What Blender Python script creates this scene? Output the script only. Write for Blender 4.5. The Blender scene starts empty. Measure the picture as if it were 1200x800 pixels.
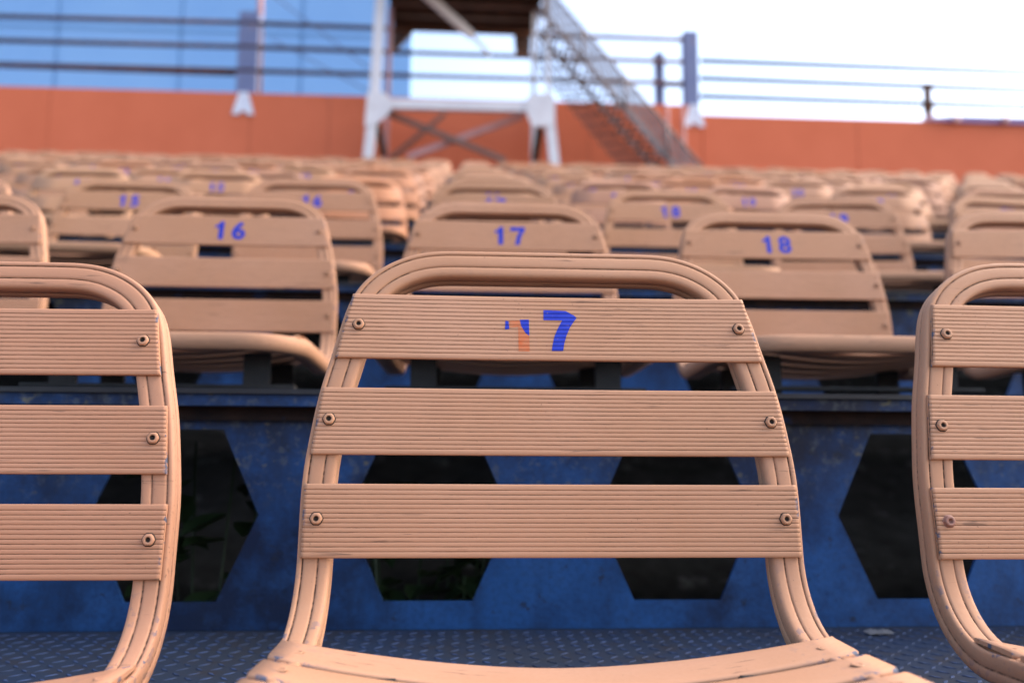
import bpy, bmesh, math, random
from mathutils import Vector, Matrix
random.seed(7)
R = math.radians
SC = bpy.context.scene
COL = SC.collection

# ------------------------------------------------------------------ camera frame (solved from the photograph)
ZC = 2.2                                   # camera height above the ground at the foot of the stand
FPX = 973.63
FW = Vector((0.05376813, 0.99128385, 0.12027187))
RT = Vector((0.99847534, -0.05487902, 0.00594098))
UP = Vector((-0.01248960, -0.11976906, 0.99272322))
D, X17, PITCH, ROWP, RISE, TREAD = 0.69564, 0.07216, 0.51138, 0.8, 0.28281, -0.22135
NROWS = 15
YRISER = D + 0.33                          # riser behind row 1

def at(px, py, Y):
    d = FW + RT * ((px - 600) / FPX) + UP * ((400 - py) / FPX)
    p = d * (Y / d.y)
    return Vector((p.x, p.y, p.z + ZC))

def tread_z(n):
    return ZC + TREAD + RISE * (n - 1)

# ------------------------------------------------------------------ materials
def new_mat(name):
    m = bpy.data.materials.new(name); m.use_nodes = True
    nt = m.node_tree
    b = nt.nodes['Principled BSDF']
    return m, nt, b

class NB:
    """small helper to wire nodes"""
    def __init__(s, nt): s.nt = nt
    def n(s, t, **kw):
        x = s.nt.nodes.new(t)
        for k, v in kw.items():
            if k.startswith('i_'):
                x.inputs[k[2:].replace('_', ' ')].default_value = v
            else: setattr(x, k, v)
        return x
    def l(s, a, b): s.nt.links.new(a, b)
    def math(s, op, a, b=None, clamp=False):
        x = s.nt.nodes.new('ShaderNodeMath'); x.operation = op; x.use_clamp = clamp
        for i, v in enumerate((a, b)):
            if v is None: continue
            if isinstance(v, (int, float)): x.inputs[i].default_value = v
            else: s.l(v, x.inputs[i])
        return x.outputs[0]
    def mix(s, fac, a, b, mode='MIX'):
        x = s.nt.nodes.new('ShaderNodeMix'); x.data_type = 'RGBA'; x.blend_type = mode
        for i, v in ((0, fac), (6, a), (7, b)):
            if isinstance(v, (int, float)): x.inputs[i].default_value = v
            elif isinstance(v, tuple): x.inputs[i].default_value = (*v, 1) if len(v) == 3 else v
            else: s.l(v, x.inputs[i])
        return x.outputs[2]
    def noise(s, scale, vec=None, detail=3, rough=.55, out='Fac'):
        x = s.n('ShaderNodeTexNoise'); x.inputs['Scale'].default_value = scale
        x.inputs['Detail'].default_value = detail; x.inputs['Roughness'].default_value = rough
        if vec is not None: s.l(vec, x.inputs['Vector'])
        return x.outputs[out]
    def mapping(s, vec, scale=(1, 1, 1)):
        x = s.n('ShaderNodeMapping'); x.inputs['Scale'].default_value = scale
        s.l(vec, x.inputs['Vector']); return x.outputs[0]
    def ramp(s, fac, a, b):
        x = s.n('ShaderNodeMapRange'); x.inputs['From Min'].default_value = a; x.inputs['From Max'].default_value = b
        s.l(fac, x.inputs['Value']); return x.outputs[0]
    def bump(s, h, strength, dist):
        x = s.n('ShaderNodeBump'); x.inputs['Strength'].default_value = strength; x.inputs['Distance'].default_value = dist
        s.l(h, x.inputs['Height']); return x.outputs[0]

def paint_salmon():
    m, nt, b = new_mat('salmon_paint'); k = NB(nt)
    tc = k.n('ShaderNodeTexCoord').outputs['Object']
    oi = k.n('ShaderNodeObjectInfo')
    off = k.n('ShaderNodeVectorMath'); off.operation = 'ADD'; k.l(tc, off.inputs[0])
    sc = k.n('ShaderNodeVectorMath'); sc.operation = 'SCALE'; sc.inputs[0].default_value = (7, 3, 5)
    k.l(oi.outputs['Random'], sc.inputs['Scale']); k.l(sc.outputs[0], off.inputs[1])
    v = off.outputs[0]
    g = k.n('ShaderNodeAttribute', attribute_name='groove').outputs['Fac']
    w = k.n('ShaderNodeAttribute', attribute_name='wear').outputs['Fac']
    col = k.mix(k.ramp(k.noise(7, v, 4), .3, .7), SAL_A, SAL_B)
    col = k.mix(1.0, col, oi.outputs['Color'], 'MULTIPLY')
    fine = k.ramp(k.noise(260, v, 3, .6), .3, .75)
    col = k.mix(k.math('MULTIPLY', fine, .10), col, (.36, .20, .12))
    # faint rubbed streaks that run along the slats
    st = k.ramp(k.noise(1.0, k.mapping(v, (9, 120, 120)), 5, .65), .52, .78)
    col = k.mix(k.math('MULTIPLY', st, .22), col, (.40, .24, .15))
    fade = k.ramp(k.noise(3.2, v, 4, .6), .46, .74)
    col = k.mix(k.math('MULTIPLY', fade, .35), col, (.47, .27, .185))
    scf = k.ramp(k.noise(1.0, k.mapping(v, (16, 230, 230)), 3, .6), .63, .68)
    scz = k.ramp(k.noise(9, v, 2), .50, .60)
    col = k.mix(k.math('MULTIPLY', k.math('MULTIPLY', scf, scz), .75), col, (.13, .075, .05))
    # dirt caught in the grooves, broken up into dashes
    dash = k.ramp(k.noise(1.0, k.mapping(v, (34, 210, 210)), 4, .75), .42, .60)
    patch = k.ramp(k.noise(14, v, 3), .34, .54)
    base = k.math('ADD', k.math('MULTIPLY', k.math('MULTIPLY', dash, .95), patch), .30)
    gg = k.ramp(g, .10, .80)
    col = k.mix(k.math('MULTIPLY', gg, base, True), col, (.085, .045, .026))
    col = k.mix(k.ramp(g, 1.15, 1.9), col, (.022, .014, .010))  # near-black screw rims (dirt) and holes, whose depth shade is put into colour
    # specks
    sp = k.ramp(k.noise(420, v, 2, .5), .70, .76)
    spz = k.ramp(k.noise(22, v, 2), .48, .62)
    col = k.mix(k.math('MULTIPLY', k.math('MULTIPLY', sp, spz), .7), col, (.10, .06, .04))
    # chipped paint where wear is allowed
    ch = k.ramp(k.noise(115, v, 3, .55), .58, .61)
    ch = k.math('MULTIPLY', ch, w, True)
    col = k.mix(ch, col, (.075, .085, .125))
    k.l(col, b.inputs['Base Color'])
    rough = k.math('ADD', .58, k.math('MULTIPLY', fine, .18)); k.l(rough, b.inputs['Roughness'])
    b.inputs['Specular IOR Level'].default_value = .24
    k.l(k.bump(k.noise(180, v, 4, .6), .22, .0008), b.inputs['Normal'])
    return m

def simple(name, c1, c2=None, scale=6, rough=.5, metal=0, bump=0, spec=None, speck=None, bscale=None):
    m, nt, b = new_mat(name); k = NB(nt)
    tc = k.n('ShaderNodeTexCoord').outputs['Object']
    if c2:
        col = k.mix(k.ramp(k.noise(scale, tc, 5, .6), .3, .7), c1, c2)
        if speck:
            c3, s3, lo, hi = speck
            col = k.mix(k.ramp(k.noise(s3, tc, 4, .65), lo, hi), col, c3)
        k.l(col, b.inputs['Base Color'])
    else: b.inputs['Base Color'].default_value = (*c1, 1)
    b.inputs['Roughness'].default_value = rough; b.inputs['Metallic'].default_value = metal
    if spec is not None: b.inputs['Specular IOR Level'].default_value = spec
    if bump: k.l(k.bump(k.noise(bscale or scale * 6, tc, 4), bump, .004), b.inputs['Normal'])
    return m

def blue_steel():
    m, nt, b = new_mat('weathered_blue_paint'); k = NB(nt)
    tc = k.n('ShaderNodeTexCoord').outputs['Object']
    col = k.mix(k.ramp(k.noise(4.2, tc, 7, .66), .40, .60), (.003, .011, .040), (.010, .064, .215))
    run = k.ramp(k.noise(1, k.mapping(tc, (14, 14, 2.2)), 5, .6), .48, .74)
    col = k.mix(k.math('MULTIPLY', run, .85), col, (.006, .014, .040))
    cloud = k.ramp(k.noise(11, tc, 6, .7), .50, .72)
    col = k.mix(k.math('MULTIPLY', cloud, .6), col, (.020, .088, .27))
    fine = k.ramp(k.noise(150, tc, 3, .7), .45, .75)
    col = k.mix(k.math('MULTIPLY', fine, .5), col, (.006, .016, .050))
    # rusty, grimy belt hanging from the upper lip (attribute) with lichen
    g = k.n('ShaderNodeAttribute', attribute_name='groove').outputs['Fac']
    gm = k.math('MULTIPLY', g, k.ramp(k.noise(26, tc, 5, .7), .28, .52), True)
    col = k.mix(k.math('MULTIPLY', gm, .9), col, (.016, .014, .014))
    li = k.math('MULTIPLY', k.ramp(k.noise(70, tc, 4, .65), .53, .64), k.ramp(g, .02, .4), True)
    col = k.mix(k.math('MULTIPLY', li, .32), col, (.12, .13, .115))
    ye = k.math('MULTIPLY', k.ramp(k.noise(60, k.mapping(tc, (1, 1.7, 1.3)), 3, .5), .63, .70), k.ramp(g, .02, .4), True)
    col = k.mix(k.math('MULTIPLY', ye, .3), col, (.26, .21, .04))
    dk = k.ramp(k.noise(34, tc, 4, .7), .60, .68)
    col = k.mix(k.math('MULTIPLY', dk, .7), col, (.012, .014, .02))
    k.l(col, b.inputs['Base Color'])
    b.inputs['Roughness'].default_value = .6; b.inputs['Specular IOR Level'].default_value = .25
    k.l(k.bump(k.noise(40, tc, 5, .6), .35, .003), b.inputs['Normal'])
    return m

def plate_steel():
    m, nt, b = new_mat('worn_blue_checker_plate'); k = NB(nt)
    tc = k.n('ShaderNodeTexCoord').outputs['Object']
    g = k.n('ShaderNodeAttribute', attribute_name='groove').outputs['Fac']
    col = k.mix(k.ramp(k.noise(6, tc, 6, .65), .35, .65), (.011, .023, .056), (.017, .024, .040))
    dirt = k.ramp(k.noise(30, tc, 5, .7), .48, .7)
    col = k.mix(k.math('MULTIPLY', dirt, .7), col, (.022, .021, .024))
    worn = k.math('MULTIPLY', g, k.ramp(k.noise(9, tc, 4), .32, .6), True)
    col = k.mix(worn, col, (.036, .062, .145))
    k.l(col, b.inputs['Base Color']); b.inputs['Roughness'].default_value = .7; b.inputs['Specular IOR Level'].default_value = .12
    k.l(k.bump(k.noise(120, tc, 4, .6), .3, .002), b.inputs['Normal'])
    return m

SAL_A, SAL_B = (.372, .190, .107), (.410, .216, .127)
M = {}
M['salmon'] = paint_salmon()
M['blue_num'] = simple('blue_number_paint', (.013, .030, .34), (.019, .042, .39), 90, .6, 0, 0, .2, speck=((.30, .17, .13), 330, .63, .70))
M['orange_num'] = simple('orange_number_ghost', (.50, .118, .036), (.42, .165, .082), 160, .6, 0, 0, .2)
M['dark_steel'] = simple('dark_grey_steel', (.016, .016, .018), (.030, .028, .027), 20, .7, .0, .2, .2)
M['black_steel'] = simple('black_plate_edge', (.012, .012, .014), (.022, .022, .026), 30, .5, .2)
M['rust_screw'] = simple('rusty_bolt', (.20, .085, .06), (.28, .13, .09), 300, .6)
M['blue_steel'] = blue_steel()
M['rust_shade'] = simple('rusty_shade_strip', (.010, .008, .009), (.034, .018, .013), 30, .85, 0, .4, .15, speck=((.012, .03, .08), 14, .60, .70))  # rusty brown kept very dark: shade beneath the lip put into the colour
M['plate'] = plate_steel()
M['orange_wall'] = simple('orange_wall_paint', (.585, .140, .066), (.63, .156, .076), 1.3, .85, 0, .12, .15, speck=((.53, .13, .062), 5, .62, .8))
M['joint'] = simple('wall_joint', (.28, .085, .05), (.33, .10, .06), 8, .8)
M['rail_brown'] = simple('rusty_brown_rail', (.062, .022, .010), (.115, .046, .022), 5, .75, 0, 0, .1)
M['rail_pale'] = simple('pale_blue_rail', (.05, .085, .115), (.07, .11, .145), 5, .7, 0, 0, .2)
M['post_blue'] = simple('blue_grey_post_paint', (.11, .13, .26), (.15, .17, .29), 3, .5, speck=((.30, .16, .12), 7, .60, .72))
M['white_paint'] = simple('white_bracket_paint', (.62, .62, .70), (.74, .74, .80), 6, .5)
M['tower_white'] = simple('tower_white_paint', (.56, .53, .55), (.66, .63, .64), 4, .5, speck=((.45, .36, .34), 9, .62, .78))
M['pink_pole'] = simple('faded_red_pole', (.30, .13, .13), (.40, .20, .19), 5, .55)
M['brown_beam'] = simple('brown_rusty_beam', (.055, .026, .017), (.105, .05, .03), 5, .7, 0, .2)
M['brace_dark'] = simple('dark_brown_brace', (.11, .055, .04), (.17, .09, .065), 6, .6)
M['brace_pink'] = simple('faded_mauve_brace', (.36, .17, .16), (.44, .22, .20), 6, .6)
M['stair_dark'] = simple('stair_dark_metal', (.06, .036, .030), (.10, .066, .058), 6, .55, .2)
M['stair_grey'] = simple('stair_grey_metal', (.15, .115, .11), (.24, .19, .18), 6, .5, .1)
M['facade'] = simple('blue_cladding', (.145, .295, .56), (.19, .35, .60), .12, .22, 0, .15, bscale=.25)
M['mullion'] = simple('blue_mullion', (.12, .27, .50), (.15, .31, .54), 1, .5)
M['purple'] = simple('purple_blue_cover', (.16, .10, .26), (.22, .13, .28), 5, .5)
M['pink_knob'] = simple('pink_knob', (.62, .34, .32), (.66, .38, .36), 5, .5)
M['ground'] = simple('dry_ground', (.14, .12, .10), (.20, .17, .14), .6, .95, 0, .4)
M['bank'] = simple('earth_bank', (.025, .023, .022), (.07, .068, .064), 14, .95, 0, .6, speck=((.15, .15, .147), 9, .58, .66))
M['leaf'] = simple('dark_leaf', (.014, .032, .011), (.024, .048, .016), 12, .5)
M['litter'] = simple('pale_litter', (.07, .085, .11), (.13, .14, .16), 30, .6)

# ------------------------------------------------------------------ object helpers
def link(name, me, parent=None, mat=None):
    o = bpy.data.objects.new(name, me); COL.objects.link(o)
    if mat is not None and me is not None: me.materials.append(mat)
    if parent is not None: o.parent = parent
    return o
def empty(name, loc, label, cat, group=None):
    o = bpy.data.objects.new(name, None); COL.objects.link(o); o.location = loc
    o.empty_display_size = .1
    tag(o, label, cat, group); return o
def tag(o, label, cat, group=None, kind=None):
    o['label'] = label; o['category'] = cat
    if group: o['group'] = group
    if kind: o['kind'] = kind

class MB:
    def __init__(s): s.v, s.f = [], []
    def add(s, vs, fs):
        o = len(s.v); s.v += [tuple(p) for p in vs]; s.f += [tuple(i + o for i in f) for f in fs]
    def box(s, lo, hi):
        x0, y0, z0 = lo; x1, y1, z1 = hi
        s.add([(x0,y0,z0),(x1,y0,z0),(x1,y1,z0),(x0,y1,z0),(x0,y0,z1),(x1,y0,z1),(x1,y1,z1),(x0,y1,z1)],
              [(0,3,2,1),(4,5,6,7),(0,1,5,4),(1,2,6,5),(2,3,7,6),(3,0,4,7)])
    def bar(s, a, b, w, d=None, up=(0, 1, 0)):
        """rectangular bar a->b: d along `up` side, w across"""
        a, b = Vector(a), Vector(b); d = d or w
        t = (b - a).normalized(); u = Vector(up); u = (u - t * u.dot(t))
        if u.length < 1e-4: u = Vector((1, 0, 0)) - t * t.x
        u.normalize(); x = t.cross(u)
        vs = []
        for p in (a, b):
            for i, j in ((-1,-1),(1,-1),(1,1),(-1,1)): vs.append(p + x * (i*w/2) + u * (j*d/2))
        s.add(vs, [(0,3,2,1),(4,5,6,7),(0,1,5,4),(1,2,6,5),(2,3,7,6),(3,0,4,7)])
    def tube(s, a, b, r, n=10, r2=None):
        a, b = Vector(a), Vector(b); t = (b - a).normalized()
        u = t.orthogonal().normalized(); x = t.cross(u); r2 = r if r2 is None else r2
        vs = []
        for p, q in ((a, r), (b, r2)):
            for i in range(n):
                c = 2*math.pi*i/n; vs.append(p + u*(math.cos(c)*q) + x*(math.sin(c)*q))
        s.add(vs, [(i, (i+1) % n, n+(i+1) % n, n+i) for i in range(n)] + [tuple(range(n-1, -1, -1)), tuple(range(n, 2*n))])
    def prism(s, poly, y0, y1):
        """polygon of (x,z) extruded along y"""
        n = len(poly)
        vs = [(x, y0, z) for x, z in poly] + [(x, y1, z) for x, z in poly]
        s.add(vs, [tuple(range(n)), tuple(range(2*n-1, n-1, -1))] + [(i, n+i, n+(i+1) % n, (i+1) % n) for i in range(n)])
    def mesh(s, name, smooth=False, bevel=0):
        me = bpy.data.meshes.new(name); me.from_pydata(s.v, [], s.f)
        bm = bmesh.new(); bm.from_mesh(me)
        bmesh.ops.recalc_face_normals(bm, faces=bm.faces[:])
        if bevel: bmesh.ops.bevel(bm, geom=bm.edges[:], offset=bevel, segments=2, affect='EDGES')
        bm.to_mesh(me); bm.free()
        if smooth:
            for p in me.polygons: p.use_smooth = True
        return me
    def build(s, name, mat, parent=None, smooth=False, bevel=0):
        return link(name, s.mesh(name, smooth, bevel), parent, mat)

# ------------------------------------------------------------------ the bent sheet every chair is made on
TB, RB, PE, DT = .268, .065, 92.5, .001
def phi(t):
    a = lambda q: 19 - 57*q + 30*q*q
    if t < TB: return a(t)
    pb = a(TB); L = RB * R(PE - pb)
    return min(PE, pb + (t - TB) / L * (PE - pb))
_Y, _Z = [.0400], [.1712]
for _i in range(720):
    _f = R(phi((_i + .5) * DT)); _Y.append(_Y[-1] - math.sin(_f)*DT); _Z.append(_Z[-1] - math.cos(_f)*DT)
def bend(u, t, n=0.0):
    q = max(0, min(719.999, t / DT)); i = int(q); fr = q - i
    y = _Y[i]*(1-fr) + _Y[i+1]*fr; z = _Z[i]*(1-fr) + _Z[i+1]*fr
    f = R(phi(max(0, t)))
    if t < 0: y += -t * math.sin(f); z += -t * math.cos(f)
    return (u, y - n*math.cos(f), z + n*math.sin(f) - TREAD)     # z measured from the tread

TSEAT = .640
WP = [(0, .104), (.004, .1215), (.012, .1405), (.026, .1590), (.044, .1725), (.07, .1800), (.104, .1870), (.132, .1945),
      (.188, .2025), (.212, .2045), (.27, .2045), (.3, .2050), (.35, .2060), (.45, .2085), (.56, .209)]
def half_w(t):
    for (a, wa), (b, wb) in zip(WP, WP[1:]):
        if a <= t <= b: return wa + (wb-wa)*(t-a)/(b-a)
    return WP[-1][1]

def outline(step, smooth=14, every=1):
    """outer edge of the frame, closed, in sheet coordinates (u, t)"""
    side = [(.0, 0), (.05, 0), (.085, 0)] + [(w, t) for t, w in WP]
    cr = .075
    for i in range(1, 7):
        a = R(90) * i / 6
        side.append((.209 - cr + cr*math.cos(a), TSEAT - cr + cr*math.sin(a)))
    side += [(.07, TSEAT), (0, TSEAT)]
    # Catmull-Rom through the right half, then mirror
    pts = []
    P = [Vector((-side[1][0], side[1][1]))] + [Vector(p) for p in side] + [Vector((-side[-2][0], side[-2][1]))]
    for i in range(1, len(P)-2):
        p0, p1, p2, p3 = P[i-1:i+3]
        for j in range(12):
            s = j/12
            pts.append(.5*((2*p1) + (p2-p0)*s + (2*p0-5*p1+4*p2-p3)*s*s + (3*p1-p0-3*p2+p3)*s**3))
    pts.append(P[-2])
    # resample
    L = [0]
    for a, b in zip(pts, pts[1:]): L.append(L[-1] + (b-a).length)
    n = max(8, int(L[-1]/step)); out = []; j = 0
    for i in range(n+1):
        d = L[-1]*i/n
        while j < len(L)-2 and L[j+1] < d: j += 1
        s = (d-L[j])/max(1e-9, L[j+1]-L[j]); out.append(pts[j].lerp(pts[j+1], s))
    out[0].x = 0; out[-1].x = 0
    left = [Vector((-p.x, p.y)) for p in out[-2:0:-1]]
    full = out + left
    for _ in range(smooth):
        m = len(full)
        full = [full[i]*.5 + (full[i-1] + full[(i+1) % m])*.25 for i in range(m)]
    return full[::every]

# cross-section of the frame: (v across from the outer edge inwards, n out of the sheet, groove, wear)
PROF_HI = [(.0000,-.0026,0,.5),(.0004,-.0010,0,1),(.0013,-.0001,0,.8),(.0032,0,0,.3),(.0041,-.0003,.1,0),(.0045,-.0012,.9,0),(.0048,-.0014,1,0),(.0052,-.0011,.9,0),(.0057,-.0002,.1,0),
           (.0072,.0001,0,0),(.0105,.0003,0,0),(.0145,.0001,0,0),(.0160,-.0002,.1,0),(.0165,-.0010,.8,0),(.0168,-.0012,.9,0),(.0172,-.0009,.8,0),(.0177,-.0002,.1,0),
           (.0192,.0002,0,.3),(.0226,.0002,0,.5),(.0246,-.0004,0,.4),(.0256,-.0016,0,.3),(.0261,-.0036,0,0),(.0262,-.0100,.1,0),(.0257,-.0108,.8,0),(.0262,-.0116,.1,0),
           (.0260,-.0190,0,0),(.0248,-.0218,0,0),(.0150,-.0225,0,0),(.0020,-.0220,0,0),(.0002,-.0200,0,.3),(.0000,-.0130,.1,.2),(.0007,-.0118,1,0),(.0000,-.0106,.1,.2),(-.0001,-.0050,0,.3)]
PROF_MID = [(.0000,-.0026,0,0),(.0013,-.0001,0,0),(.0041,-.0003,.1,0),(.0048,-.0014,1,0),(.0057,-.0002,.1,0),(.0105,.0003,0,0),(.0160,-.0002,.1,0),(.0168,-.0012,.8,0),(.0177,-.0002,.1,0),
            (.0226,.0002,0,0),(.0256,-.0016,0,0),(.0262,-.0050,0,0),(.0262,-.0190,0,0),(.0245,-.0220,0,0),(.0020,-.0220,0,0),(0,-.0118,.3,0)]
PROF_LOW = [(0,-.0026,0,0),(.0013,0,0,0),(.0240,0,0,0),(.0262,-.003,0,0),(.0262,-.019,0,0),(.0245,-.022,0,0),(.002,-.022,0,0),(0,-.019,0,0)]

def attr_mesh(name, vs, fs, groove=None, wear=None, smooth=True, mat='salmon'):
    me = bpy.data.meshes.new(name); me.from_pydata(vs, [], fs)
    for nm, dat in (('groove', groove), ('wear', wear)):
        if dat is not None:
            a = me.attributes.new(nm, 'FLOAT', 'POINT'); a.data.foreach_set('value', dat)
    bm = bmesh.new(); bm.from_mesh(me); bmesh.ops.recalc_face_normals(bm, faces=bm.faces[:]); bm.to_mesh(me); bm.free()
    if smooth:
        for p in me.polygons: p.use_smooth = True
    me.materials.append(M[mat]); return me

def frame_mesh(name, step, prof):
    out = outline(.005, 16, max(1, round(step/.005))); n = len(out); m = len(prof)
    vs, fs, g, w = [], [], [], []
    for i, p in enumerate(out):
        tg = (out[(i+1) % n] - out[i-1]).normalized()
        nm = Vector((-tg.y, tg.x))                       # towards the inside of the loop
        if nm.dot(Vector((0, .3)) - p) < 0: nm = -nm
        tb = max(0, 1 - abs(p.y - .345)/.085)            # most chips at the bend
        for v, h, gr, we in prof:
            q = p + nm*v
            vs.append(bend(q.x, q.y, h)); g.append(gr); w.append(we*(.10 + 1.1*tb))
    for i in range(n):
        for j in range(m):
            a, b = i*m+j, i*m+(j+1) % m; c, d = ((i+1) % n)*m+(j+1) % m, ((i+1) % n)*m+j
            fs.append((a, b, c, d))
    return attr_mesh(name, vs, fs, g, w)

SLATS = [(.047, .106), (.132, .188), (.2115, .2695)]
SLAT_N = .0042
RIBD = .00075
def rib(t, t0, t1, n=14):
    x = (t - t0) / (t1 - t0) * n; x -= math.floor(x)
    s = math.sin(math.pi*x)
    return -.0012*(1 - max(0, s)**.6)
def slat_mesh(name, k, hi):
    t0, t1 = SLATS[k]; nr = 15
    cols = [(t0, .0004, 0), (t0, SLAT_N-.0014, 0), (t0+.0004, SLAT_N-.0004, 0)]
    if hi:
        e = .0012
        for r in range(nr):
            for x in ((.0, .07, .2, .36, .5, .64, .8, .93) if r else (.2, .5, .64, .8, .93)):
                if r == 0 and x < .3: x = .12
                t = t0 + e + (t1 - t0 - 2*e)*(r + x)/nr
                s = max(0, math.sin(math.pi*x))**.24
                cols.append((t, SLAT_N - RIBD*(1-s) - (0.0001 if x else .0002), 1.0 if x == 0 else (.30 if x in (.07, .93) else 0)))
    else:
        cols.append((t0+.004, SLAT_N, 0)); cols.append((t1-.004, SLAT_N, 0))
    cols += [(t1-.0004, SLAT_N-.0004, 0), (t1, SLAT_N-.0014, 0), (t1, .0004, 0)]
    ss = [-1, -.985, -.97] + [-.9 + 1.8*i/12 for i in range(13)] + [.97, .985, 1] if hi else [-1, -.5, 0, .5, 1]
    nu = len(ss)-1; m = len(cols); vs, g, w, fs = [], [], [], []
    for i in range(nu+1):
        s = ss[i]
        for t, n, gr in cols:
            L = half_w(t0 + .3*(t1-t0)) + (half_w(t1)-half_w(t0))*.8*(t-t0-.3*(t1-t0))/(t1-t0) - .0035
            u = s*L
            vs.append(bend(u, t, n - .0020*(1-s*s))); g.append(gr)
            w.append(1.0 if (i in (0, nu)) else .0)
    for i in range(nu):
        for j in range(m):
            fs.append((i*m+j, i*m+(j+1) % m, (i+1)*m+(j+1) % m, (i+1)*m+j))
    fs.append(tuple(range(m))); fs.append(tuple(nu*m+j for j in range(m)))
    me = attr_mesh(name, vs, fs, g, w)
    for p in me.polygons:
        if len(p.vertices) > 4: p.use_smooth = False
    return me

SEATS = [(.346, .391), (.3995, .4445), (.452, .497), (.5045, .5495), (.557, .602)]
def seat_mesh(name, k, hi):
    t0, t1 = SEATS[k]; e = .0012
    cols = [(t0, .0005), (t0, .0030), (t0+e, .0042), (t0+.006, .0047), (t1-.006, .0047), (t1-e, .0042), (t1, .0030), (t1, .0005)]
    nu = 24 if hi else 8; m = len(cols); vs, fs, g, w = [], [], [], []
    for i in range(nu+1):
        s = -1 + 2*i/nu
        for j, (t, n) in enumerate(cols):
            L = .2035 if t < .6 else .199
            sag = .0235*(1 - abs(s)**1.8)
            vs.append(bend(s*L, t, n - sag)); g.append(.0); w.append(1.0 if abs(s) > .9 and j in (0, 1, 2, 5, 6, 7) else (.15 if abs(s) > .8 else .0))
    for i in range(nu):
        for j in range(m):
            fs.append((i*m+j, i*m+(j+1) % m, (i+1)*m+(j+1) % m, (i+1)*m+j))
    fs.append(tuple(range(m))); fs.append(tuple(nu*m+j for j in range(m)))
    me = attr_mesh(name, vs, fs, g, w)
    for p in me.polygons:
        if len(p.vertices) > 4: p.use_smooth = False
    return me

def screw_mesh(name, u, t, n0, flat=False, mat='salmon'):
    prof = [(.0064, .0002, 2), (.0060, .0005, 2), (.0055, .0006, 1.6), (.0054, .0009, .2), (.0053, .0020, 0), (.0045, .0029, 0), (.0028, .0030, .2), (.0023, .0026, 1.2), (.0020, .0012, 2), (0, .0010, 2)]
    if flat: prof = [(.0058, .0002, .8), (.0052, .0008, 0), (.0034, .0011, 0), (.0028, .0006, .9), (0, .0008, .2)]
    prof = [(a*.86, b, c) for a, b, c in prof]
    seg = 16; vs, fs, g = [], [], []
    for r, h, gr in prof:
        for i in range(seg):
            a = 2*math.pi*i/seg
            hexy = 1 + (.05*math.cos(6*a) if r > .004 else 0)
            vs.append(bend(u + r*hexy*math.cos(a), t + r*hexy*math.sin(a), n0 + h)); g.append(gr)
    for j in range(len(prof)-1):
        for i in range(seg):
            fs.append((j*seg+i, j*seg+(i+1) % seg, (j+1)*seg+(i+1) % seg, (j+1)*seg+i))
    return attr_mesh(name, vs, fs, g, None, True, mat)

# painted numbers that follow the ribbed slat
def paint_mesh(name, polys, mat, lift, ribbed):
    """polys: list of flat meshes [(verts(u,t), faces)] on the top slat"""
    bm = bmesh.new()
    polys = [([(u, t) for u, t in vs], fs) for vs, fs in polys]
    for vs, fs in polys:
        bv = [bm.verts.new((u, t, 0)) for u, t in vs]
        for f in fs:
            try: bm.faces.new([bv[i] for i in f])
            except ValueError: pass
    t0, t1 = SLATS[0]; e = .0012
    if ribbed:
        bm.normal_update(); bmesh.ops.triangulate(bm, faces=bm.faces[:])
        for r in range(15):
            for x in (.0, .07, .2, .36, .5, .64, .8, .93):
                t = t0 + e + (t1-t0-2*e)*(r+x)/15
                bmesh.ops.bisect_plane(bm, geom=bm.verts[:]+bm.edges[:]+bm.faces[:], plane_co=(0, t, 0), plane_no=(0, 1, 0), dist=1e-6)
    for v in bm.verts:
        u, t = v.co.x, v.co.y
        if ribbed:
            x = (t - t0 - e)/(t1-t0-2*e)*15; x -= math.floor(x + 1e-4); x = max(0, x)
            n = SLAT_N - RIBD*(1-max(0, math.sin(math.pi*x))**.24)
        else: n = SLAT_N
        L = half_w((t0+t1)/2)
        v.co = bend(u, t, n - .0020*(1-(u/L)**2) + lift)
    me = bpy.data.meshes.new(name); bm.to_mesh(me); bm.free()
    me.materials.append(M[mat]); return me

_numcache = {}
def glyph(ch):
    cu = bpy.data.curves.new('n', 'FONT'); cu.body = ch; cu.size = .0495; cu.offset = .0017; cu.resolution_u = 4; cu.fill_mode = 'FRONT'
    ob = bpy.data.objects.new('n', cu); COL.objects.link(ob)
    ev = ob.evaluated_get(bpy.context.evaluated_depsgraph_get()); me = ev.to_mesh()
    xs = [v.co.x for v in me.vertices]; ys = [v.co.y for v in me.vertices]
    cx, y0, y1 = (min(xs)+max(xs))/2, min(ys), max(ys)
    vs = [((v.co.x - cx), (y1 - v.co.y)*.037/(y1-y0)) for v in me.vertices]; fs = [tuple(p.vertices) for p in me.polygons]
    ev.to_mesh_clear(); bpy.data.objects.remove(ob); bpy.data.curves.remove(cu)
    return vs, fs
GLYPH = {'1': ([(-.0105, .0085), (-.0045, .0062), (-.0015, .0), (.0055, .0), (.0055, .037), (-.0035, .037), (-.0035, .0118), (-.0105, .0140)], [(0, 1, 6, 7), (1, 2, 3, 4, 5, 6)]),
         '7': ([(-.0135, 0), (.0135, 0), (.0135, .0075), (.0075, .017), (.0035, .037), (-.0055, .037), (-.0012, .018), (.0045, .0085), (-.0135, .0085)], [tuple(range(9))])}
def number_polys(k):
    t = str(k); out = []
    for i, ch in enumerate(t):
        if ch not in GLYPH: GLYPH[ch] = glyph(ch)
        vs, fs = GLYPH[ch]; ox = (i - (len(t)-1)/2)*.0325 + .003
        out.append(([(u + ox, tt + .058) for u, tt in vs], fs))
    return out
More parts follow.
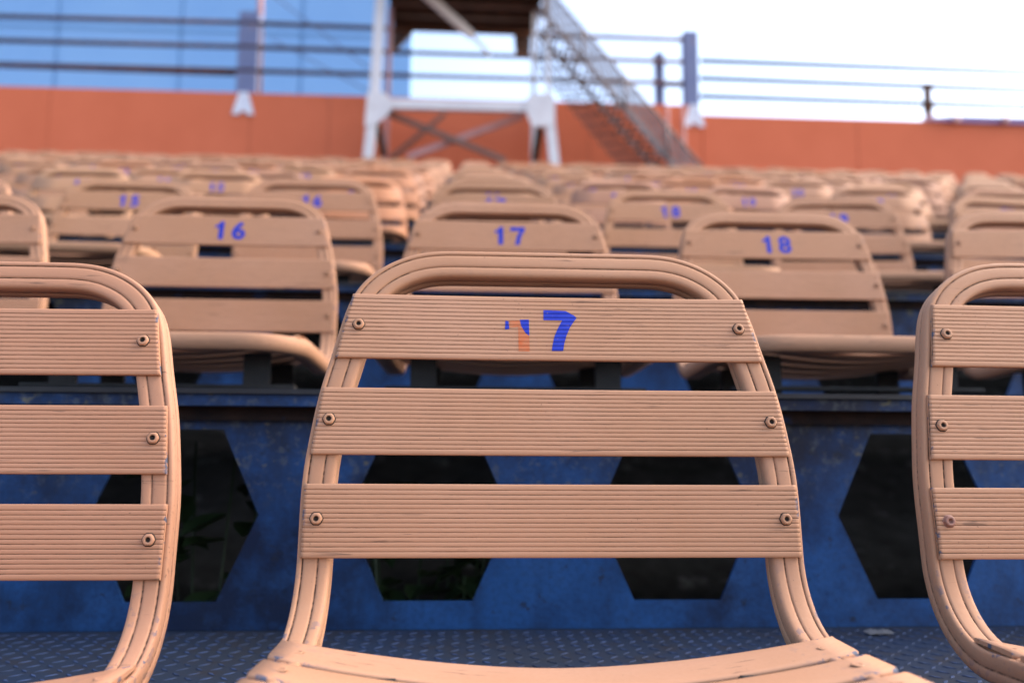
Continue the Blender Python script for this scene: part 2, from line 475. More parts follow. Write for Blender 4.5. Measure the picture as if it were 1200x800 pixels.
def number_mesh(k, ribbed):
    if (k, ribbed) not in _numcache:
        _numcache[(k, ribbed)] = paint_mesh('seat_number', number_polys(k), 'blue_num', .00022 if ribbed else .0004, ribbed)
    return _numcache[(k, ribbed)]

def leg_mesh(name, sx, ya, yb):
    mb = MB()
    x = .135*sx
    zt = .052
    mb.box((x-.019, ya-.004, .0045), (x+.019, ya+.004, zt+.012))
    mb.box((x-.019, ya+.004, .0045), (x+.019, ya+.045, .0105))
    return mb.mesh(name, False, .0012)
def rail_mesh(name, y):
    mb = MB(); mb.box((-.19, y-.012, .012), (.19, y+.012, .018)); return mb.mesh(name, False, .001)

LOD = {}
for lod, step, prof in (('hi', .005, PROF_HI), ('mid', .010, PROF_MID), ('low', .03, PROF_LOW)):
    hi = lod == 'hi'
    d = {'frame': frame_mesh('frame', step, prof),
         'back': [slat_mesh('back_slat', k, lod != 'low') for k in range(3)],
         'seat': [seat_mesh('seat_slat', k, lod != 'low') for k in range(5)]}
    LOD[lod] = d
SCR = [(.165, .0762), (.1845, .1593), (.190, .2390)]
screw_back = [[screw_mesh('screw', sg*u, t, SLAT_N-.0001 - .0020*(1-(u/half_w(t))**2)) for sg in (-1, 1)] for u, t in SCR]
screw_rust = screw_mesh('screw', -SCR[2][0], SCR[2][1], SLAT_N-.0001-.0004, False, 'rust_screw')
screw_seat = [[screw_mesh('screw', sg*.188, (a+b)/2, .0047-.0235*(1-(.188/.2035)**1.8), True) for sg in (-1, 1)] for a, b in SEATS]
legs = [leg_mesh('leg', sx, y, 0) for sx in (-1, 1) for y in (-.115, -.285)]
crossb = [rail_mesh('cross_bar', y) for y in (-.115, -.285)]
for me in legs + crossb: me.materials.append(M['dark_steel'])

SEVEN = [(-0.006, 0.0597), (0.0134, 0.0604), (0.0207, 0.0646), (0.0229, 0.067), (0.0201, 0.0707), (0.0166, 0.0763), (0.0133, 0.0843), (0.0113, 0.0914), (0.0103, 0.0976), (0.0004, 0.0978), (0.0013, 0.0923), (0.003, 0.0845), (0.0061, 0.0773), (0.0101, 0.0694), (-0.0061, 0.0693)]
GHOST = [(-0.0359, 0.0703), (-0.0267, 0.0698), (-0.0256, 0.0753), (-0.022, 0.0816), (-0.0188, 0.084), (-0.0186, 0.0984), (-0.0281, 0.0985), (-0.0282, 0.0758), (-0.036, 0.0771)]
FRAG1 = [(-0.0393, 0.0701), (-0.0367, 0.0707), (-0.036, 0.0779), (-0.0397, 0.0787)]
FRAG2 = [(-0.0267, 0.0694), (-0.0189, 0.069), (-0.0188, 0.084), (-0.022, 0.0816), (-0.0256, 0.0753)]
def poly(p): return (p, [tuple(range(len(p)))])

ORD = 'front second third fourth fifth sixth seventh eighth ninth tenth eleventh twelfth thirteenth fourteenth last'.split()
ADJ = {(1, 16): dict(dz=-.0165, dx=.0022), (1, 18): dict(dz=-.0017, dx=.0062), (2, 18): dict(dz=-.004, tx=-1.8), (2, 16): dict(rz=.5), (1, 17): dict(), (2, 17): dict(), (2, 15): dict(dz=-.004)}
SPECIAL = {(1, 16): 'salmon slatted metal seat at the lower left, cut off by the photo edge',
           (1, 17): 'large sharp salmon slatted seat in front, its number 17 with a half flaked 1',
           (1, 18): 'salmon slatted metal seat at the lower right with one rusty bolt',
           (2, 15): 'salmon slatted seat at the left edge, second row, partly behind the front left seat',
           (2, 16): 'salmon slatted seat numbered 16 in the second row, left of the big front seat',
           (2, 17): 'salmon slatted seat numbered 17 directly behind the big front seat, second row',
           (2, 18): 'salmon slatted seat numbered 18 in the second row, right of the big front seat',
           (2, 19): 'salmon slatted seat at the right edge, second row, above the front right seat'}
GROUP = 'salmon slatted seats in rows up the grandstand'
nseat = 0
for n in range(0, NROWS+1):
    Y = D + ROWP*(n-1)
    xl, xr = -.573*Y - .30, .727*Y + .30
    if n == 0: xl, xr = -1.5, 1.6  # unseen row below the camera, added to block low frontal light
    k0 = math.ceil((xl - X17)/PITCH + 17); k1 = math.floor((xr - X17)/PITCH + 17)
    for k in range(k0, k1+1):
        rnd = random.Random(n*1000+k)
        a = ADJ.get((n, k), None)
        if a is None: a = dict(dx=rnd.gauss(0, .007), dy=rnd.gauss(0, .014), dz=rnd.gauss(0, .004), rz=rnd.gauss(0, 2.0), tx=rnd.gauss(0, 1.5), ry=rnd.gauss(0, .5))
        lab = SPECIAL.get((n, k)) or ('salmon slatted metal seat numbered %d in the unseen row below the camera' % k if n == 0 else None) or 'salmon slatted metal seat numbered %d in the %s row up the stand' % (k, ORD[n-1])
        z = tread_z(n)
        e = empty('stadium_seat', (X17 + (k-17)*PITCH + a.get('dx', 0), Y + a.get('dy', 0), z + a.get('dz', 0)), lab, 'seat', GROUP)
        e.rotation_euler = (R(a.get('tx', 0)), R(a.get('ry', 0)), R(a.get('rz', 0)))
        nseat += 1
        lod = LOD['hi' if n == 1 else 'mid' if n <= 3 else 'low']
        v = 1 + rnd.gauss(0, .05)
        tint = (v, v*(1+rnd.gauss(0, .02)), v*(1+rnd.gauss(0, .03)), 1)
        if n > 3 and rnd.random() < .16: tint = (v, v*.84, v*.72, 1)
        if n <= 2: tint = (1, 1, 1, 1)
        if (n, k) == (1, 16): tint = (1.02, .97, .99, 1)
        def part(nm, me, par=e):
            o = link(nm, me, par); o.color = tint; return o
        part('frame', lod['frame'])
        for j, me in enumerate(lod['back']):
            s = part('back_slat', me)
            if n <= 3:
                for q in (0, 1):
                    rusty = (n, k, j, q) == (1, 18, 2, 0)
                    so = part('screw', screw_rust if rusty else screw_back[j][q], s)
                    if rusty: so['label'] = 'rusty brown bolt'
        for j, me in enumerate(lod['seat']):
            s = part('seat_slat', me)
            if n <= 1:
                for q in (0, 1): part('screw', screw_seat[j][q], s)
        if n <= 4:
            for me in legs: part('leg', me)
            for me in crossb: part('cross_bar', me)
        if (n, k) == (1, 17):
            o = part('seat_number', paint_mesh('seat_number', [poly(SEVEN), poly(FRAG1), poly(FRAG2)], 'blue_num', .00022, True))
            o['label'] = 'blue 17 with most of the 1 flaked away'
            link('number_ghost', paint_mesh('number_ghost', [poly(GHOST)], 'orange_num', .00012, True), e)
        elif n <= 11:
            part('seat_number', number_mesh(k, n <= 2))
print('seats', nseat)

# ------------------------------------------------------------------ grandstand terrace
XL, XR = -13.0, 15.0
stand = empty('grandstand', (0, YRISER, 0), 'blue steel terrace with hexagon holes in its risers, carrying the rows of seats', 'grandstand')
inv = Matrix.Translation(-Vector((0, YRISER, 0)))
def spart(name, me, mat):
    me.transform(inv); me.materials.append(M[mat])
    o = bpy.data.objects.new(name, me); COL.objects.link(o); o.parent = stand; return o

HX0, HP = -.0432, .3020
HCZ = -.0878
def riser(n):
    """hexagon-holed plate whose foot stands on tread n"""
    Y = YRISER + ROWP*(n-1); z0 = tread_z(n) + .0; z1 = tread_z(n+1) - .020
    zc = ZC + HCZ + RISE*(n-1)
    hv, hf, hh = .0985, .053, .1010
    x0, x1 = XL, XR
    i0 = math.ceil((x0 + .2 - HX0)/HP); i1 = math.floor((x1 - .2 - HX0)/HP)
    g = {}
    bm = bmesh.new(); lay = bm.verts.layers.float.new('groove')
    cache = {}
    def V(x, z):
        key = (round(x, 5), round(z, 5))
        if key not in cache:
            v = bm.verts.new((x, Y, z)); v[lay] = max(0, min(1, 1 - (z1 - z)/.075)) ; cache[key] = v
        return cache[key]
    def F(*p): bm.faces.new([V(*q) for q in p])
    zt = z1 - .085                              # grime belt boundary rows
    for i in range(i0, i1+1):
        cx = HX0 + i*HP; a, b = cx-HP/2, cx+HP/2
        zA, zB, zM = zc+hh, zc-hh, zc
        F((a, zA), (cx-hf, zA), (cx-hv, zM), (a, zM)); F((a, zM), (cx-hv, zM), (cx-hf, zB), (a, zB))
        F((b, zA), (b, zM), (cx+hv, zM), (cx+hf, zA)); F((b, zM), (b, zB), (cx+hf, zB), (cx+hv, zM))
        for za, zb in ((zA, z1),):
            F((a, za), (a, zb), (cx-hf, zb), (cx-hf, za)); F((cx-hf, za), (cx-hf, zb), (cx+hf, zb), (cx+hf, za)); F((cx+hf, za), (cx+hf, zb), (b, zb), (b, za))
        F((a, zB), (cx-hf, zB), (cx-hf, z0), (a, z0)); F((cx-hf, zB), (cx+hf, zB), (cx+hf, z0), (cx-hf, z0)); F((cx+hf, zB), (b, zB), (b, z0), (cx+hf, z0))
    a, b = HX0+(i0-.5)*HP, HX0+(i1+.5)*HP
    for p, q in ((x0, a), (b, x1)): F((p, z0), (p, z1), (q, z1), (q, z0))
    r = bmesh.ops.extrude_face_region(bm, geom=bm.faces[:])
    for v in r['geom']:
        if isinstance(v, bmesh.types.BMVert): v.co.y += .004
    bmesh.ops.recalc_face_normals(bm, faces=bm.faces[:])
    me = bpy.data.meshes.new('riser_panel'); bm.to_mesh(me); bm.free(); return me

def tread(n, yfront, yback, checker):
    mb = MB(); z = tread_z(n)
    mb.box((XL, yfront, z-.005), (XR, yback, z))
    gro = [0]*len(mb.v)
    if checker:
        p = .0165
        ix = 0
        x = -.9
        while x < 1.5:
            iy = 0; y = D - .12
            while y < yback - .01:
                s = 1 if (ix + iy) % 2 else -1
                cx, cy = x, y; L, W, H = .0076, .0022, .0008
                ax, ay = math.cos(R(45*s)), math.sin(R(45*s)); bx, by = -ay, ax
                q = []
                for f, hh in ((1, 0), (.62, H)):
                    for da, db in ((-1, 0), (0, -1), (1, 0), (0, 1)):
                        q.append((cx + ax*L*da*f + bx*W*db*f, cy + ay*L*da*f + by*W*db*f, z + .0002 + hh))
                mb.add(q, [(4, 5, 6, 7), (0, 1, 5, 4), (1, 2, 6, 5), (2, 3, 7, 6), (3, 0, 4, 7)])
                gro += [.3]*4 + [1]*4
                iy += 1; y += p
            ix += 1; x += p
    me = bpy.data.meshes.new('tread_plate'); me.from_pydata(mb.v, [], mb.f)
    a = me.attributes.new('groove', 'FLOAT', 'POINT'); a.data.foreach_set('value', gro)
    return me

for n in range(-3, NROWS+1):
    yb = YRISER + ROWP*(n-1); yf = yb - ROWP
    last = n == NROWS
    spart('tread_plate', tread(n, yf - .022, 15.2 if last else yb - .002, n == 1), 'plate')
    if not last:
        spart('riser_panel', riser(n), 'blue_steel')
        mb = MB(); zz = tread_z(n+1) - .0205; mb.box((XL, yb-.007, zz-.0165), (XR, yb-.0005, zz-.0002)); spart('lip_shade_strip', mb.mesh('lip_shade_strip'), 'rust_shade')  # rusty strip added to stand in for the shadow beneath the tread lip
    # blue angle under the lip of the tread
    mb = MB(); z = tread_z(n)
    mb.box((XL, yf - .024, z-.0205), (XR, yf - .0015, z-.0065)); me = mb.mesh('lip_angle'); a_ = me.attributes.new('groove', 'FLOAT', 'POINT'); a_.data.foreach_set('value', [.55]*len(me.vertices)); spart('lip_angle', me, 'blue_steel')
    mb = MB(); mb.box((XL, yf - .028, z-.0062), (XR, yf - .0225, z-.0005)); spart('lip_edge', mb.mesh('lip_edge'), 'black_steel')
mb = MB(); yf = YRISER + ROWP*(-4) - ROWP
mb.box((XL, yf, 0), (XR, yf+.15, tread_z(-3)-.022)); spart('front_wall', mb.mesh('front_wall'), 'blue_steel')

# earth under the stand and the ground around it
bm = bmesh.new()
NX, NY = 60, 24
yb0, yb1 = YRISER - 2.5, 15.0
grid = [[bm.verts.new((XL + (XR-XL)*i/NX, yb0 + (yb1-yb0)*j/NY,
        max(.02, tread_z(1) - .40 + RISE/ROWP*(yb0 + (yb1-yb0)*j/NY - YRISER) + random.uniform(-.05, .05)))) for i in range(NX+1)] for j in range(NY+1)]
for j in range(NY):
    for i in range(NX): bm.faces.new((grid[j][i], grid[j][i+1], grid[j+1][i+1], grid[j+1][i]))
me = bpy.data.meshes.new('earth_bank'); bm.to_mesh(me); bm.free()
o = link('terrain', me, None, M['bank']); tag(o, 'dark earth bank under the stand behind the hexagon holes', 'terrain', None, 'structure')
mb = MB(); S = 400
mb.add([(-S, -S, 0), (S, -S, 0), (S, S, 0), (-S, S, 0)], [(0, 1, 2, 3)])
o = mb.build('ground', M['ground']); tag(o, 'bare ground around the stand', 'ground', None, 'structure')

def weed(px, py, Y, h, label, seed):
    rnd = random.Random(seed)
    p = at(px, py, Y); zb = tread_z(1) - .40 + RISE/ROWP*(Y - YRISER) - .06
    e = empty('weed_plant', (p.x, Y, zb), label, 'plant', 'weeds growing under the stand')
    st = MB(); lf = MB()
    for s in range(5):
        a = rnd.uniform(0, 6.28); r = rnd.uniform(.02, .10)
        tip = Vector((r*math.cos(a), r*math.sin(a), h*rnd.uniform(.7, 1.05)))
        st.tube((0, 0, 0), tip, .0028, 6, .0015)
        for q in range(11):
            b = tip * rnd.uniform(.35, 1.0); an = rnd.uniform(0, 6.28); L = rnd.uniform(.05, .09); W = L*.55
            dv = Vector((math.cos(an), math.sin(an), rnd.uniform(-.5, .3))).normalized(); sd = dv.cross(Vector((0, 0, 1))).normalized()
            up = sd.cross(dv)
            pts = [b, b+dv*L*.35+sd*W*.5+up*.004, b+dv*L*.75+sd*W*.38, b+dv*L-up*.012, b+dv*L*.75-sd*W*.38, b+dv*L*.35-sd*W*.5+up*.004, b+dv*L*.5-up*.006]
            lf.add(pts, [(0, 1, 6), (1, 2, 6), (2, 3, 6), (3, 4, 6), (4, 5, 6), (5, 0, 6)])
    st.build('stem', M['leaf'], e, True); lf.build('foliage', M['leaf'], e)
for i, (px, py, Y, h, lab) in enumerate([(235, 660, YRISER+.22, .66, 'broad leaved weed behind the hexagon hole beside the left front seat'),
        (470, 670, YRISER+.20, .56, 'leafy weed in the left part of the hole behind the front seat'),
        (535, 670, YRISER+.24, .56, 'leafy weed in the right part of the hole behind the front seat')]):
    weed(px, py, Y, h, lab, 30+i)
# pale scrap on the checker plate
p = at(1022, 742, YRISER-.03); mb = MB()
z = tread_z(1)+.002
for i in range(5):
    x = p.x - .012 + i*.005
    mb.add([(x, YRISER-.05, z), (x+.009, YRISER-.052+.004*(i % 2), z+.002), (x+.008, YRISER-.036, z+.004-.001*(i % 3)), (x-.001, YRISER-.034, z+.001)], [(0, 1, 2, 3)])
o = mb.build('litter_scrap', M['litter']); tag(o, 'crumpled pale scrap lying on the blue checker plate by the riser', 'litter')

# ------------------------------------------------------------------ orange parapet wall
WY = 13.9
def px_x(px, py, Y=WY): return at(px, py, Y).x
zt_l = ZC + 5.928; zt_r = ZC + 5.764; zb = tread_z(NROWS)
xstep = at(822, 130, WY).x
wall = empty('parapet_wall', (0, WY, zb), 'higher orange painted parapet wall with panel joints, left of the stairs', 'wall')
joints = [-11.5, px_x(57, 140), px_x(293, 140), px_x(385, 150), px_x(690, 150), xstep]
for a, b in zip(joints, joints[1:]):
    mb = MB()
    if b == xstep: mb.prism([(a+.006, 0), (b, 0), (b, zt_r-zb), (b-.10, zt_l-zb-.03), (b-.14, zt_l-zb), (a+.006, zt_l-zb)], 0, .22)
    else: mb.box((a+.006, 0, 0), (b-.006, .22, zt_l-zb))
    mb.build('wall_panel', M['orange_wall'], wall)
mb = MB(); mb.box((-11.49, .012, .002), (xstep-.16, .20, zt_l-zb-.01)); mb.build('wall_core', M['joint'], wall)
wall2 = empty('parapet_wall', (0, WY, zb), 'lower orange painted parapet wall on the right, below the pale rails', 'wall')
joints = [xstep+.004, px_x(828, 160), px_x(1005, 160), px_x(1190, 160), 14.5]
joints = [xstep+.012, px_x(1005, 160), px_x(1205, 160), 14.5]
for a, b in zip(joints, joints[1:]):
    mb = MB(); mb.box((a+.006, .01, 0), (b-.006, .22, zt_r-zb)); mb.build('wall_panel', M['orange_wall'], wall2)
mb = MB(); mb.box((xstep+.03, .022, .002), (14.49, .20, zt_r-zb-.01)); mb.build('wall_core', M['joint'], wall2)

# railings
RY = WY + .12
def rail_run(par, pts, r, mat, base):
    mb = MB()
    for a, b in zip(pts, pts[1:]):
        mb.tube(Vector(at(*a, RY)) - base, Vector(at(*b, RY)) - base, r, 8)
    return mb.build('rail', mat, par, True)
base = Vector((0, RY, zt_l))
g1 = empty('guard_railing', base, 'rusty brown triple rail railing on top of the higher orange wall', 'railing')
for y0, y1, y2 in ((20, 27, 47), (48, 55, 73), (76, 83, 98)):
    # straight in space: one line through two photo points
    rail_run(g1, [(-60, y0-2, ), (276, y1), (800, y2)], .042, M['rail_brown'], base)
mb = MB(); mb.tube(at(-60, 75, RY+.25)-base, at(276, 87, RY+.25)-base, .04, 8); mb.build('rail', M['rail_brown'], g1, True)

def blue_post(px, ytop, ybot, wpx, label):
    a, b = at(px, ytop, RY-.02), at(px, ybot, RY-.02)
    w = wpx/FPX*RY
    e = empty('railing_post', (b.x, RY-.02, zt_l), label, 'post', 'blue posts on the orange wall')
    mb = MB(); h = a.z - zt_l; d = w*.7
    mb.box((-w/2, -.01, 0), (w/2, .012, h)); mb.box((-w/2, .012, 0), (-w/2+.03, d, h)); mb.box((w/2-.03, .012, 0), (w/2, d, h))
    mb.build('post_channel', M['post_blue'], e)
    mb = MB(); y = -.13
    for s in (-1, 1):
        mb.prism([(s*.02, .0), (s*.075, .0), (s*.185, -.40), (s*.06, -.40)], y-.012, y)
    mb.box((-.075, y, -.02), (.075, -.012, -.001+.002))
    mb.prism([(-.06, -.02), (.06, -.02), (.12, -.34), (-.12, -.34)], y+.001, y+.009)
    mb.build('foot_bracket', M['white_paint'], e)
    return e
blue_post(288.5, 14, 105, 24, 'blue grey channel post left of the white trestle, with splayed white foot')
blue_post(811, 37, 124, 18, 'blue grey channel post right of the stairs, with splayed white foot')
a, b = at(772, 63, RY+.2), at(773, 123, RY+.2)
e = empty('railing_post', (b.x, RY+.2, zt_l), 'short dark blue post between the stairs and the taller blue post', 'post', 'blue posts on the orange wall')
mb = MB(); mb.box((-.085, -.06, -.05), (.085, .06, a.z-zt_l)); mb.build('post_channel', M['post_blue'], e, False, .01)
mb = MB(); mb.tube(at(776, 99, RY+.2)-Vector(e.location), at(806, 100, RY+.2)-Vector(e.location), .05, 8); mb.build('stub_rail', M['rail_brown'], e, True)
# thin reddish pole beside the left post
a, b = at(306, -30, RY+.3), at(303, 108, RY+.3)
mb = MB(); mb.tube((0, 0, 0), a-b, .055, 10)
o = mb.build('red_pole', M['pink_pole'], None, True); o.location = b; tag(o, 'thin faded red pole rising behind the left blue post', 'pole')
a, b = at(297, 25, RY+.12), at(299, 108, RY+.12)
mb = MB(); mb.box((-.07, 0, 0), (.07, .05, a.z-b.z)); o = mb.build('steel_post', M['rail_brown']); o.location = b; tag(o, 'dark brown flat post close behind the left blue post', 'post')

base = Vector((xstep+.05, RY, zt_r))
g2 = empty('guard_railing', base, 'thin pale blue triple rail railing above the lower orange wall', 'railing')
for y0, y1 in ((71.5, 85), (92, 106), (113, 125.5)):
    rail_run(g2, [(821, y0), (1290, y1 + (y1-y0)*90/379)], .050, M['rail_pale'], base)
a, b = at(1089, 100, RY-.03), at(1089, 140, RY-.03)
mb = MB(); mb.box((b.x-base.x-.06, -.05, .06), (b.x-base.x+.06, .02, a.z-zt_r)); mb.box((b.x-base.x-.10, -.07, a.z-zt_r-.02), (b.x-base.x+.10, .04, a.z-zt_r+.02))
mb.box((b.x-base.x-.08, -.06, .26), (b.x-base.x+.08, .03, .33))
mb.build('post', M['rail_brown'], g2)
mb = MB(); mb.prism([(b.x-base.x-.12, 0.001), (b.x-base.x+.12, 0.001), (b.x-base.x+.05, .13), (b.x-base.x-.05, .13)], -.09, .05); mb.build('post_foot', M['pink_knob'], g2)
a = at(1082, 142, WY-.02); c = at(1118, 137, WY-.02); d = at(1300, 140.5, WY-.02)
e = empty('wall_capping', (a.x, WY-.02, zt_r), 'purple blue capping with pink knobs on the right end of the wall', 'wall capping')
zz = [p.z - zt_r + .004 for p in (a, c, d)]
mb = MB(); mb.prism([(0, .004), (c.x-a.x, .004-.03), (13.9-a.x, -.05), (13.9-a.x, .085), (c.x-a.x, .085), (.0, .02)], -.035, -.001); mb.build('cap_sheet', M['purple'], e)
for q in (1119, 1176, 1232):
    p = at(q, 141.5, WY-.05); bm = bmesh.new(); bmesh.ops.create_uvsphere(bm, u_segments=14, v_segments=8, radius=.07)
    for v in bm.verts: v.co.y *= .6; v.co += Vector((p.x-a.x, -.09, p.z-zt_r))
    me = bpy.data.meshes.new('knob'); bm.to_mesh(me); bm.free(); o = link('knob', me, e, M['pink_knob'])
    for f in me.polygons: f.use_smooth = True

# ------------------------------------------------------------------ white trestle with brown platform
TF, TR = 12.95, 13.65
zdeck = at(545, 39, 14.5).z
tb = Vector((at(540, 190, TF).x, TF, zb))
tw = empty('observation_trestle', tb, 'white steel trestle carrying a brown timber platform above the orange wall', 'platform')
def L(px, py, Y): return at(px, py, Y) - tb
def to_ground(v): return Vector((v.x, v.y, 0))
def tbar(name, segs, w, d, mat, **kw):
    mb = MB()
    for a, b in segs: mb.bar(a, b, w, d)
    return mb.build(name, mat, tw)
pf = zdeck - tb.z
# front legs
def ext(a, b, z):                       # point of line a-b at height z
    s = (z - a.z)/(b.z - a.z); return a + (b-a)*s
a, b = L(446, 0, TF), L(438, 125, TF)
c = L(431.5, 185, TF)
tbar('leg', [(ext(a, b, pf-.01), b), (b, ext(b, c, .0))], .155, .12, M['tower_white'])
a, b, c = L(641.5, 0, TF), L(642.5, 125, TF), L(650, 195, TF)
mb = MB(); mb.bar(ext(a, b, pf-.01), b, .065, .08); mb.bar(b, ext(b, c, 0), .155, .12); mb.build('leg', M['tower_white'], tw)
a, b = L(457, 40, TR), L(452, 180, TR)
mb = MB(); mb.bar(ext(a, b, pf-.01), ext(a, b, 0), .075, .08); mb.build('leg', M['brace_pink'], tw)
a, b = L(626, 20, TR), L(624.5, 185, TR)
mb = MB(); mb.bar(ext(a, b, pf-.01), ext(a, b, 0), .07, .08); mb.build('leg', M['tower_white'], tw)
# gussets and main beam
mb = MB(); y0, y1 = -.075, -.062
def gus(pts, yy): 
    g = [L(x, y, TF) for x, y in pts]
    mb.prism([(p.x, p.z) for p in g], yy, yy+.012)
gus([(431, 112), (441, 108), (452, 112), (459, 119), (459, 131), (449, 142), (437, 150), (428, 150)], -.075); mb.build('gusset', M['tower_white'], tw)
mb = MB(); gus([(622, 112), (647, 112), (650, 120), (650, 150), (623, 150), (616, 132), (616, 119)], -.075); mb.build('gusset', M['tower_white'], tw)
tbar('beam', [(L(456, 122.5, TF), L(620, 126.5, TF))], .16, .10, M['tower_white'])
# braces
tbar('brace', [(L(455, 133, TF+.12), L(592, 188, TF+.12))], .085, .05, M['brace_dark'])
tbar('brace', [(L(612, 136, TF+.22), L(478, 184, TF+.22))], .10, .05, M['brace_pink'])
tbar('brace', [(L(521, 134, TR), L(458, 186, TR))], .065, .05, M['brace_dark'])
tbar('brace', [(L(442, 145, TF+.1), L(450, 182, TR-.1))], .10, .06, M['brown_beam'])
tbar('brace', [(L(633, 150, TF+.1), L(627, 188, TR-.1))], .12, .06, M['brown_beam'])
tbar('brace', [(L(478, -25, TF-.12), L(553, 42, TF+.7))], .14, .08, M['tower_white'])
tbar('brace', [(L(553, 42, TF+.72), L(575, 66, TF+.9))], .05, .04, M['tower_white'])
# platform
xa, xb = L(457, 20, 13.6).x, L(632, 20, 13.6).x
ya, yb2 = 12.2 - TF, 14.5 - TF
mb = MB(); mb.box((xa, ya, pf+.16), (xb, yb2, pf+.24)); pd = mb.build('platform_deck', M['brown_beam'], tw)
for i in range(6):
    y = ya + .10 + (yb2-ya-.2)*i/5
    mb = MB(); mb.box((xa+.02, y-.05, pf+.0), (xb-.02, y+.05, pf+.158)); mb.build('joist', M['brown_beam'], pd)
for s, x in ((1, xa), (-1, xb)):
    mb = MB(); mb.box((min(x, x+s*.018), ya, pf-.03), (max(x, x+s*.018), yb2, pf+.158)); mb.build('edge_beam', M['brown_beam'], pd)
mb = MB()
g = [L(459, 28, 14.45), L(459, 62, 14.45), L(463, 62, 14.45), L(484, 40, 14.45), L(484, 28, 14.45)]
mb.prism([(p.x, min(p.z, pf-.032)) for p in g], 1.42, 1.5); mb.build('knee_brace', M['brown_beam'], tw)
mb = MB(); g = [L(602, 36, 14.45), L(622, 36, 14.45), L(621, 65, 14.45), L(604, 65, 14.45)]
mb.prism([(p.x, min(p.z, pf-.032)) for p in g], 1.40, 1.5); mb.build('hanging_post', M['brown_beam'], tw)
# walls of the cabin on the deck
mb = MB(); mb.box((xa+.05, ya+.3, pf+.243), (xb-.05, ya+.36, pf+2.3)); mb.box((xa+.05, yb2-.36, pf+.243), (xb-.05, yb2-.3, pf+2.3))
mb.box((xa+.05, ya+.362, pf+.243), (xa+.11, yb2-.362, pf+2.3)); mb.box((xb-.11, ya+.362, pf+.243), (xb-.05, yb2-.362, pf+2.3)); mb.build('cabin_wall', M['brown_beam'], tw)
mb = MB(); mb.box((xa-.1, ya+.1, pf+2.303), (xb+.1, yb2-.1, pf+2.4)); mb.build('cabin_roof', M['tower_white'], tw)
# guy cables
for i, (p, q, lab) in enumerate([((310, -12), (432, 80), 'upper thin dark guy cable slanting down to the white trestle from the left'),
                                 ((318, 46), (433, 108), 'lower thin dark guy cable slanting down to the white trestle from the left')]):
    a, b = at(*p, 14.6), at(*q, TF+.1)
    mb = MB(); mb.tube(a-b, (0, 0, 0), .008, 6); o = mb.build('guy_cable', M['rail_brown']); o.location = b; tag(o, lab, 'cable')

# ------------------------------------------------------------------ stairs
SY0, SY1 = 12.75, 13.45
top, bot = at(634, 14, SY0), at(786, 190, SY0)
bot = Vector((bot.x + (bot.z - zb)*(bot.x-top.x)/(top.z-bot.z), SY0, zb))
st = empty('staircase', bot, 'steep metal staircase with lattice sides climbing from the seats to the platform', 'staircase')
run = top - bot
def S(f, off=0, y=SY0): return Vector((run.x*f, y - SY0, run.z*f + off))
for y in (SY0, SY1):
    mb = MB(); mb.bar(S(0, .0, y), S(1, .0, y), .085, .03); mb.build('stringer', M['stair_grey'], st)
NT = 17
for i in range(1, NT):
    f = i/NT; p = S(f, -.06)
    mb = MB(); 
    for q in range(3):
        x = p.x - .13 + q*.115
        mb.box((x, .02, p.z-.012), (x+.022, SY1-SY0-.02, p.z+.012))
    for yy in (.021, .33, SY1-SY0-.045): mb.box((p.x-.13, yy, p.z-.045), (p.x+.14, yy+.024, p.z-.022))
    mb.build('tread', M['stair_dark'], st)
# lattice skirt under the stringers and lattice balustrade above it
def lattice(y, lo, hi, mat, name, thick, cell, hole=0):
    mb = MB(); Lx = run.length; n = int(Lx/cell); k = int((hi-lo)/cell)+1
    def pt(i, h): return S(i/n, h, y)
    for i in range(-k, n+1):
        for sgn in (1, -1):
            i0, i1 = (i, i+k) if sgn > 0 else (i+k, i)
            h0, h1 = lo, hi
            a0, a1 = i0, i1
            def clip(v): return max(0, min(n, v))
            c0, c1 = clip(a0), clip(a1)
            if c0 == c1: continue
            f0, f1 = (c0-a0)/(a1-a0), (c1-a0)/(a1-a0)
            mb.bar(pt(c0, lo+(hi-lo)*f0), pt(c1, lo+(hi-lo)*f1), thick, thick*.5)
    return mb.build(name, mat, st)
lattice(SY0-.022, .08, .50, M['stair_grey'], 'lattice_panel', .030, .19)
lattice(SY1+.05, -.66, -.12, M['stair_dark'], 'lattice_skirt', .026, .21)
for y in (SY0-.022, SY1+.022):
    mb = MB(); mb.tube(S(0, .53, y), S(1, .53, y), .022, 8); mb.build('handrail', M['stair_grey'], st, True)
    mb = MB()
    for f in (.02, .25, .5, .75, .98): mb.tube(S(f, -.02, y-.03 if y < 13 else y+.03), S(f, .54, y-.03 if y < 13 else y+.03), .02, 8)
    mb.build('baluster', M['stair_grey'], st, True)
for px in (782, 801):
    p = at(px, 125, SY1+.15) - bot
    mb = MB(); mb.tube((p.x, p.y, 0), p, .03, 8); mb.build('newel_post', M['brace_pink'], st, True)

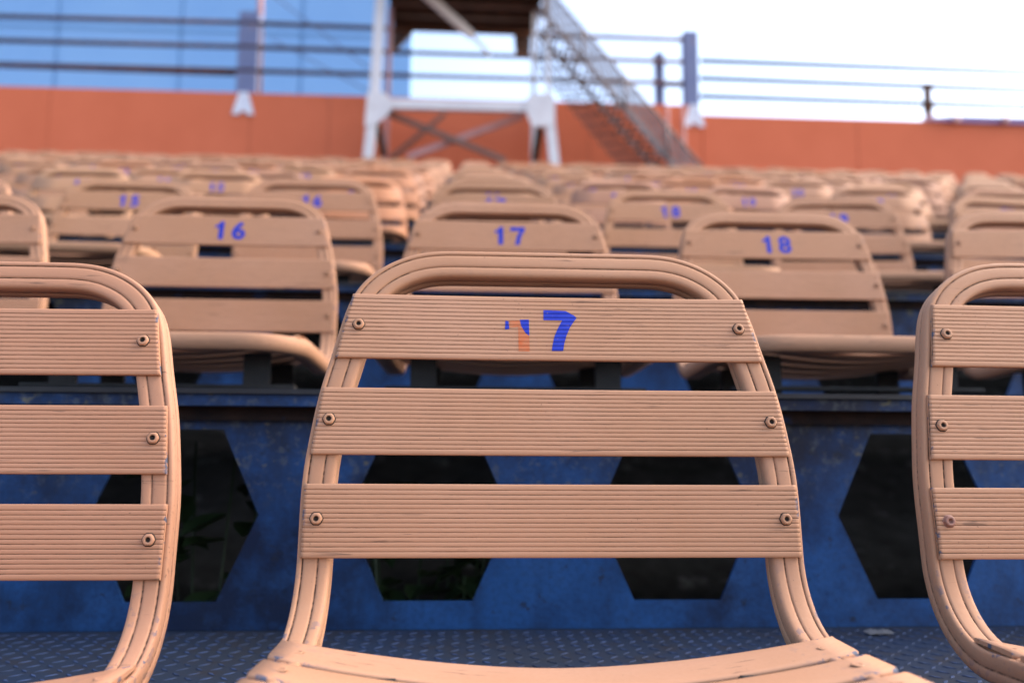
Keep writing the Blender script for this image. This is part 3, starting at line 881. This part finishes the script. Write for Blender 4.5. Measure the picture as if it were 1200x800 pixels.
# ------------------------------------------------------------------ blue building behind
BY = 42.0
bx = at(482, 80, BY).x; ms = [px for px in (-230, -80, 66, 211, 353, 482)]
bb = empty('office_building', (bx, BY, 0), 'tall pale blue clad building with fine vertical joints beyond the left railing', 'building')
for a, b in zip(ms, ms[1:]):
    x0, x1 = at(a, 60, BY).x - bx, at(b, 60, BY).x - bx
    mb = MB(); mb.box((x0+.09, 0, 0), (x1-(.09 if b != 482 else 0), .5, 46)); mb.build('cladding_panel', M['facade'], bb)
mb = MB(); mb.box((at(-230, 60, BY).x-bx, .08, .0), (-.02, 4, 45.9)); mb.build('building_core', M['mullion'], bb)
for z in (23.4,):
    mb = MB(); mb.box((at(-230, 60, BY).x-bx, -.06, z), (0, -.003, z+.06)); mb.build('ledge', M['mullion'], bb)

# ------------------------------------------------------------------ light
SUN_EL, SUN_AZ = 42, 82   # azimuth from +Y (behind the wall) towards +X
w = bpy.data.worlds.new('World'); SC.world = w; w.use_nodes = True
nt = w.node_tree; bg = nt.nodes['Background']
sky = nt.nodes.new('ShaderNodeTexSky'); sky.sky_type = 'NISHITA'; sky.sun_disc = False
sky.sun_elevation = R(SUN_EL); sky.sun_rotation = R(SUN_AZ)
sky.air_density = 1.0; sky.dust_density = 4.2; sky.ozone_density = 1.0
nt.links.new(sky.outputs[0], bg.inputs[0]); bg.inputs[1].default_value = .15
sun = bpy.data.lights.new('sun', 'SUN'); sun.energy = .5; sun.angle = R(130); sun.color = (1, .95, .88)
so = bpy.data.objects.new('sun', sun); COL.objects.link(so)
dirv = Vector((math.sin(R(SUN_AZ))*math.cos(R(SUN_EL)), math.cos(R(SUN_AZ))*math.cos(R(SUN_EL)), math.sin(R(SUN_EL))))
so.rotation_euler = dirv.to_track_quat('Z', 'Y').to_euler()
so.location = (6, 10, 12)

# ------------------------------------------------------------------ camera
cam = bpy.data.cameras.new('camera'); co = bpy.data.objects.new('camera', cam); COL.objects.link(co)
mw = Matrix((( RT.x, UP.x, -FW.x, 0), (RT.y, UP.y, -FW.y, 0), (RT.z, UP.z, -FW.z, ZC), (0, 0, 0, 1)))
co.matrix_world = mw
cam.sensor_width = 36; cam.lens = FPX/1200*36; cam.clip_start = .02; cam.clip_end = 2000
cam.dof.use_dof = True; cam.dof.focus_distance = .690; cam.dof.aperture_fstop = 3.6; cam.dof.aperture_blades = 0
SC.camera = co
SC.view_settings.view_transform = 'Standard'; SC.view_settings.look = 'None'; SC.view_settings.gamma = 1
SC.view_settings.exposure = 1.90; SC.view_settings.use_curve_mapping = False
SC.render.engine = 'CYCLES'; SC.cycles.use_denoising = True
SC.cycles.max_bounces = 8
